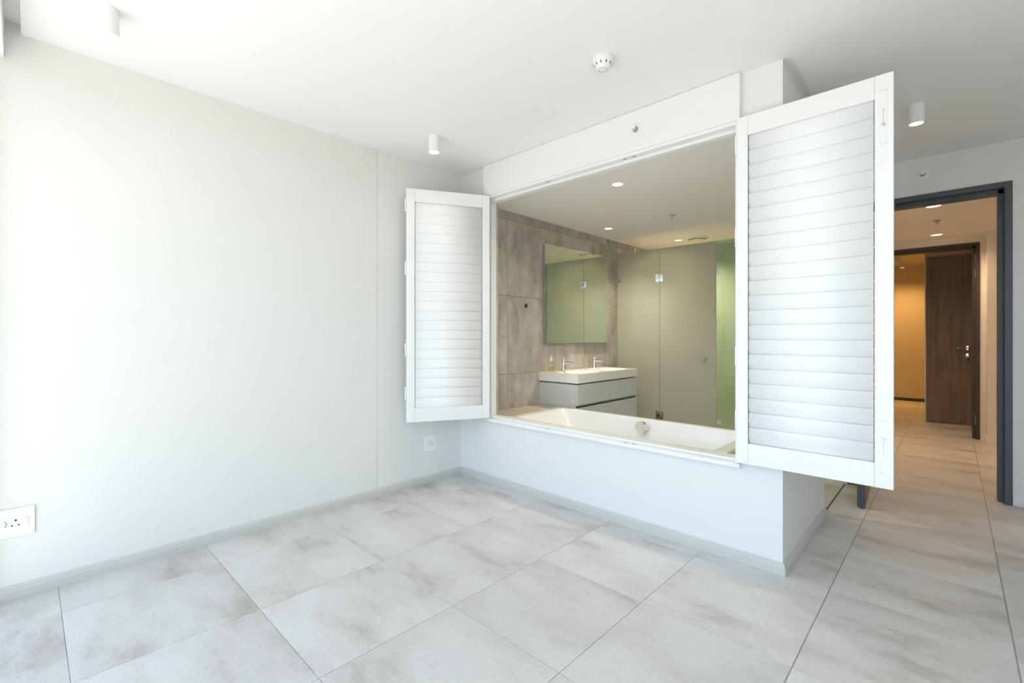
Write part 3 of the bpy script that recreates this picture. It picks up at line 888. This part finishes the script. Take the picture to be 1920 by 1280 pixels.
def wall_sprinkler(label, x, y, z, disc=0.034):
    t = thing('sidewall_sprinkler', label, 'sprinkler', (x, y, z), 0, 'sidewall fire sprinklers')
    bm = bmesh.new(); ring(bm, [(0.018, -0.0003), (disc, -0.0003), (disc, 0.003), (disc - 0.006, 0.006), (0.018, 0.005)], (0, 0, 0), 'y', 32, -1)
    obj('escutcheon', bm, 'white_plastic', t, smooth=True)
    bm = bmesh.new(); lathe(bm, [(0.001, 0.0), (0.0178, 0.0), (0.0178, 0.003), (0.001, 0.003)], (0, 0, 0), 'y', 28, -1)
    obj('cup', bm, 'seal_strip', t)
    bm = bmesh.new(); lathe(bm, [(0.0085, 0.003), (0.0085, 0.016), (0.006, 0.018), (0.001, 0.018)], (0, 0, 0), 'y', 18, -1)
    obj('nozzle', bm, 'brushed_steel', t, smooth=True)
    bm = bmesh.new()
    tube(bm, [(0.007, -0.012, 0), (0.012, -0.024, 0), (0.004, -0.036, 0)], 0.0025, 8)
    tube(bm, [(-0.007, -0.012, 0), (-0.012, -0.024, 0), (-0.004, -0.036, 0)], 0.0025, 8)
    obj('yoke', bm, 'brushed_steel', t, smooth=True)
    obj('deflector', boxes((-0.014, 0.014, -0.040, -0.035, -0.006, 0.008), (-0.014, 0.014, -0.040, -0.012, 0.008, 0.010)), 'white_plastic', t)
wall_sprinkler('small white sidewall sprinkler on the board above the opening', 1.700, YF - 0.0002, 2.462, 0.036)
wall_sprinkler('round white sidewall sprinkler above the dark door frame', 2.938, YD - 0.0002, 2.454, 0.040)

# ------------------------------------------------------------------ wall sockets
def socket(label, y, z):
    """square double socket plate on the left wall, centre y,z"""
    t = thing('wall_socket', label, 'socket', (0.0002, y, z), 0, 'square white wall sockets')
    h = 0.0655
    obj('cover_plate', boxes((0, 0.009, -h, h, -h, h)), 'white_plastic', t, bevel=0.003)
    m1 = obj('socket_module', boxes((0.0092, 0.0105, -0.021, 0.046, -0.023, 0.023)), 'white_plastic', t, bevel=0.0006, seg=1)
    m2 = obj('socket_module', boxes((0.0092, 0.0105, -0.046, -0.022, -0.023, 0.023)), 'white_plastic', t, bevel=0.0006, seg=1)
    obj('rocker_switch', boxes((0.0106, 0.0122, 0.029, 0.044, -0.019, 0.019)), 'white_plastic', m1, bevel=0.0008, seg=1)
    obj('switch_mark', boxes((0.0121, 0.0124, 0.033, 0.039, 0.0145, 0.016)), 'grey_hole', m1)
    for (dy, dz, r) in ((0.004, 0.011, 0.0042), (-0.0075, -0.0115, 0.0034), (0.0135, -0.0115, 0.0034)):
        bm = bmesh.new(); lathe(bm, [(r, 0), (r, 0.0004), (0.0003, 0.0004)], (0.0106, dy, dz), 'x', 16)
        obj('pin_hole', bm, 'black_hole', m1)
    for (dy, dz) in ((-0.0275, 0.0095), (-0.0250, 0.0), (-0.0275, -0.0095)):
        bm = bmesh.new(); lathe(bm, [(0.0024, 0), (0.0024, 0.0004), (0.0003, 0.0004)], (0.0106, dy, dz), 'x', 14)
        obj('pin_hole', bm, 'black_hole', m2)
socket('square white wall socket cut by the left edge of the picture', -2.6515, 0.347)
socket('square white wall socket under the left-hand shutter', -0.3235, 0.319)

# ------------------------------------------------------------------ dark door frame and open leaf
def door_frame(name, label, xo0, xo1, top, y0, y1, face, mat, kind='structure'):
    t = thing(name, label, 'door frame', (xo0, y0, 0), 0, None, kind)
    w = xo1 - xo0
    d = y1 - y0
    c = 0.012
    # face profile: architrave face, rebate step, then the stop
    def jamb(x0, x1, s):
        bm = bmesh.new()
        if s > 0: poly = [(x0, -c), (x0 + face*0.55, -c), (x0 + face*0.55, 0.045), (x0 + face, 0.045), (x0 + face, d + c), (x0, d + c)]
        else: poly = [(x1, -c), (x1 - face*0.55, -c), (x1 - face*0.55, 0.045), (x1 - face, 0.045), (x1 - face, d + c), (x1, d + c)]
        prism(bm, poly, 'z', 0.002, top - 0.0005)
        return obj('jamb', bm, mat, t, bevel=0.002)
    j1 = jamb(0, 0, 1); j2 = jamb(0, w, -1)
    bm = bmesh.new()
    prism(bm, [(-c, top), (-c, top - face*0.55), (0.045, top - face*0.55), (0.045, top - face), (d + c, top - face), (d + c, top)], 'x', face*0.551, w - face*0.551)
    obj('head', bm, mat, t, bevel=0.002)
    return t, j1, j2
df, j1, j2 = door_frame('door_1', 'dark grey metal door frame leading to the corridor', 2.536, 3.4145, 2.2975, YD, YD + 0.12, 0.072, 'frame_metal')
obj('strike_plate', boxes((0.8395, 0.8412, 0.012, 0.030, 0.93, 1.10)), 'brushed_steel', df)
# leaf swung open along the bathroom entrance
th = math.atan2(1.385 - 2.175, 2.640 - 2.598)
lf = thing('door_leaf', 'open bedroom door leaf with dark edge, its foot showing under the right-hand shutter', 'door', (2.605, 2.170, 0.0), th)
obj('leaf_panel', boxes((0.004, 0.786, -0.022, 0.022, 0.010, 2.200)), 'walnut_veneer', lf)
obj('edge_band', boxes((0.7862, 0.7900, -0.0225, 0.0225, 0.010, 2.200)), 'frame_metal', lf, bevel=0.001)

# ------------------------------------------------------------------ corridor and hall beyond
CRZ = 2.36
CORR = (1.0, 0.70, 0.42)
struct('ceiling_corridor', boxes((IX, 4.0, YD + 0.12, 4.97, CRZ, CRZ + 0.1)), 'corridor_paint', 'lowered corridor ceiling beyond the dark door frame', 'ceiling')
struct('wall_corridor_right', boxes((3.9, 4.0, YD + 0.12, 8.7, 0, SZ)), 'corridor_paint', 'beige right wall of the corridor', 'wall')
struct('wall_corridor_pier', boxes((3.385, 3.8998, 4.735, 4.9698, 0, CRZ)), 'corridor_paint', 'beige pier beside the far door frame', 'wall')
struct('wall_corridor_end', boxes((1.8, 2.425, 4.97, 5.09, 0, SZ), (3.335, 3.8998, 4.97, 5.09, 0, SZ), (2.425, 3.335, 4.97, 5.09, 2.280, SZ)),
       'corridor_paint', 'beige wall around the far brown door frame', 'wall')
bm = boxes((3.3738, 3.8995, 4.722, 4.7348, 0.0005, 0.062)); box(bm, 3.3738, 3.3848, 4.735, 4.9695, 0.0005, 0.062); box(bm, 3.3405, 3.3736, 4.957, 4.9695, 0.0005, 0.062)
struct('baseboard_corridor', bm, 'corridor_paint', 'beige skirting at the foot of the corridor pier', 'skirting board')
df2, k1, k2 = door_frame('door_2', 'dark brown door frame at the end of the corridor', 2.426, 3.334, 2.2795, 4.97, 5.09, 0.060, 'frame_brown')
for z in (0.22, 1.93, 2.10):
    obj('frame_hinge', boxes((0.8705, 0.8745, 0.018, 0.040, z - 0.05, z + 0.05)), 'brushed_steel', df2, bevel=0.001)
downlight('round downlight in the corridor ceiling just beyond the dark frame', 2.983, 2.98, CRZ, 42, CORR, r=0.05)
downlight('round downlight in the corridor ceiling near the brown frame', 2.974, 4.60, CRZ, 55, CORR, r=0.05)
pendent_sprinkler('small fire sprinkler between the two corridor downlights', 2.995, 3.70, CRZ)

HZ = 2.50
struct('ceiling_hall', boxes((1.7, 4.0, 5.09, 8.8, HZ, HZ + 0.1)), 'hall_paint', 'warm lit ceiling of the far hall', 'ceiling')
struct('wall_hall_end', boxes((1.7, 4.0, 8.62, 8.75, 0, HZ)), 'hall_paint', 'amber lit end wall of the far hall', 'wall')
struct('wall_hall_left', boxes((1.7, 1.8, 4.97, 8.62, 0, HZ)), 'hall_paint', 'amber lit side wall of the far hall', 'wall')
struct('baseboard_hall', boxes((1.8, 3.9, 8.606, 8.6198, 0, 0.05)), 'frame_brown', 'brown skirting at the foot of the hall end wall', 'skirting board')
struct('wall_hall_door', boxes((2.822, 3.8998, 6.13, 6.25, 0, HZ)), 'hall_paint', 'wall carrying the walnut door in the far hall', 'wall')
wd = thing('walnut_door', 'brown wood-grain door with lever handle in the far hall', 'door', (2.824, 6.13, 0.0))
obj('side_trim', boxes((0.0, 0.014, -0.060, -0.0005, 0.004, 2.292)), 'wall_paint', wd)
obj('leaf', boxes((0.016, 0.54, -0.055, -0.010, 0.006, 2.290)), 'walnut_veneer', wd, bevel=0.002)
hx = 0.405
bm = bmesh.new(); tube(bm, [(hx + 0.03, -0.055, 1.035), (hx + 0.03, -0.10, 1.035), (hx + 0.02, -0.105, 1.035), (hx - 0.075, -0.105, 1.035)], 0.009, 10)
obj('lever_handle', bm, 'chrome', wd, smooth=True)
bm = bmesh.new(); lathe(bm, [(0.026, 0), (0.026, 0.008), (0.001, 0.009)], (hx + 0.03, -0.0552, 1.035), 'y', 20, -1)
obj('rose', bm, 'chrome', wd, smooth=True)
bm = bmesh.new(); lathe(bm, [(0.026, 0), (0.026, 0.008), (0.001, 0.009)], (hx + 0.03, -0.0552, 0.935), 'y', 20, -1)
ky = obj('lock_rose', bm, 'chrome', wd, smooth=True)
bm = boxes((hx + 0.027, hx + 0.033, -0.10, -0.064, 0.93, 0.94)); lathe(bm, [(0.016, 0), (0.016, 0.004)], (hx + 0.02, -0.105, 0.925), 'y', 14)
tube(bm, [(hx + 0.02, -0.103, 0.92), (hx + 0.005, -0.103, 0.86)], 0.006, 8)
obj('door_key', bm, 'brushed_steel', ky, smooth=True)
AMB = (1.0, 0.55, 0.16)
can_light('white cylinder ceiling spotlight in the far amber hall', 2.47, 7.98, HZ, 115, AMB, 'lamp_amber')
smoke('round smoke detector on the ceiling of the far amber hall', 2.44, 7.45, HZ)

# ------------------------------------------------------------------ balcony outside (behind the camera)
struct('balcony_floor', boxes((-3.0, 9.0, -6.2, YW - 0.12, -0.25, -0.03)), 'balcony_concrete', 'sunlit balcony floor outside the opening', 'balcony')
struct('sun_block_slab', boxes((-3.0, 9.0, -4.38, YW - 0.12, 2.75, 2.95)), 'outer_wall', 'unseen slab added above the opening to keep direct sun out', 'balcony')  # added overhang out of view, its depth chosen to stop sun reaching the floor
struct('balcony_wall', boxes((-3.0, -0.1205, YW - 0.12, YW, -0.1, 2.75), (XR + 0.1005, 9.0, YW - 0.12, YW, -0.1, 2.75)), 'outer_wall', 'outer wall beside the balcony opening', 'wall')
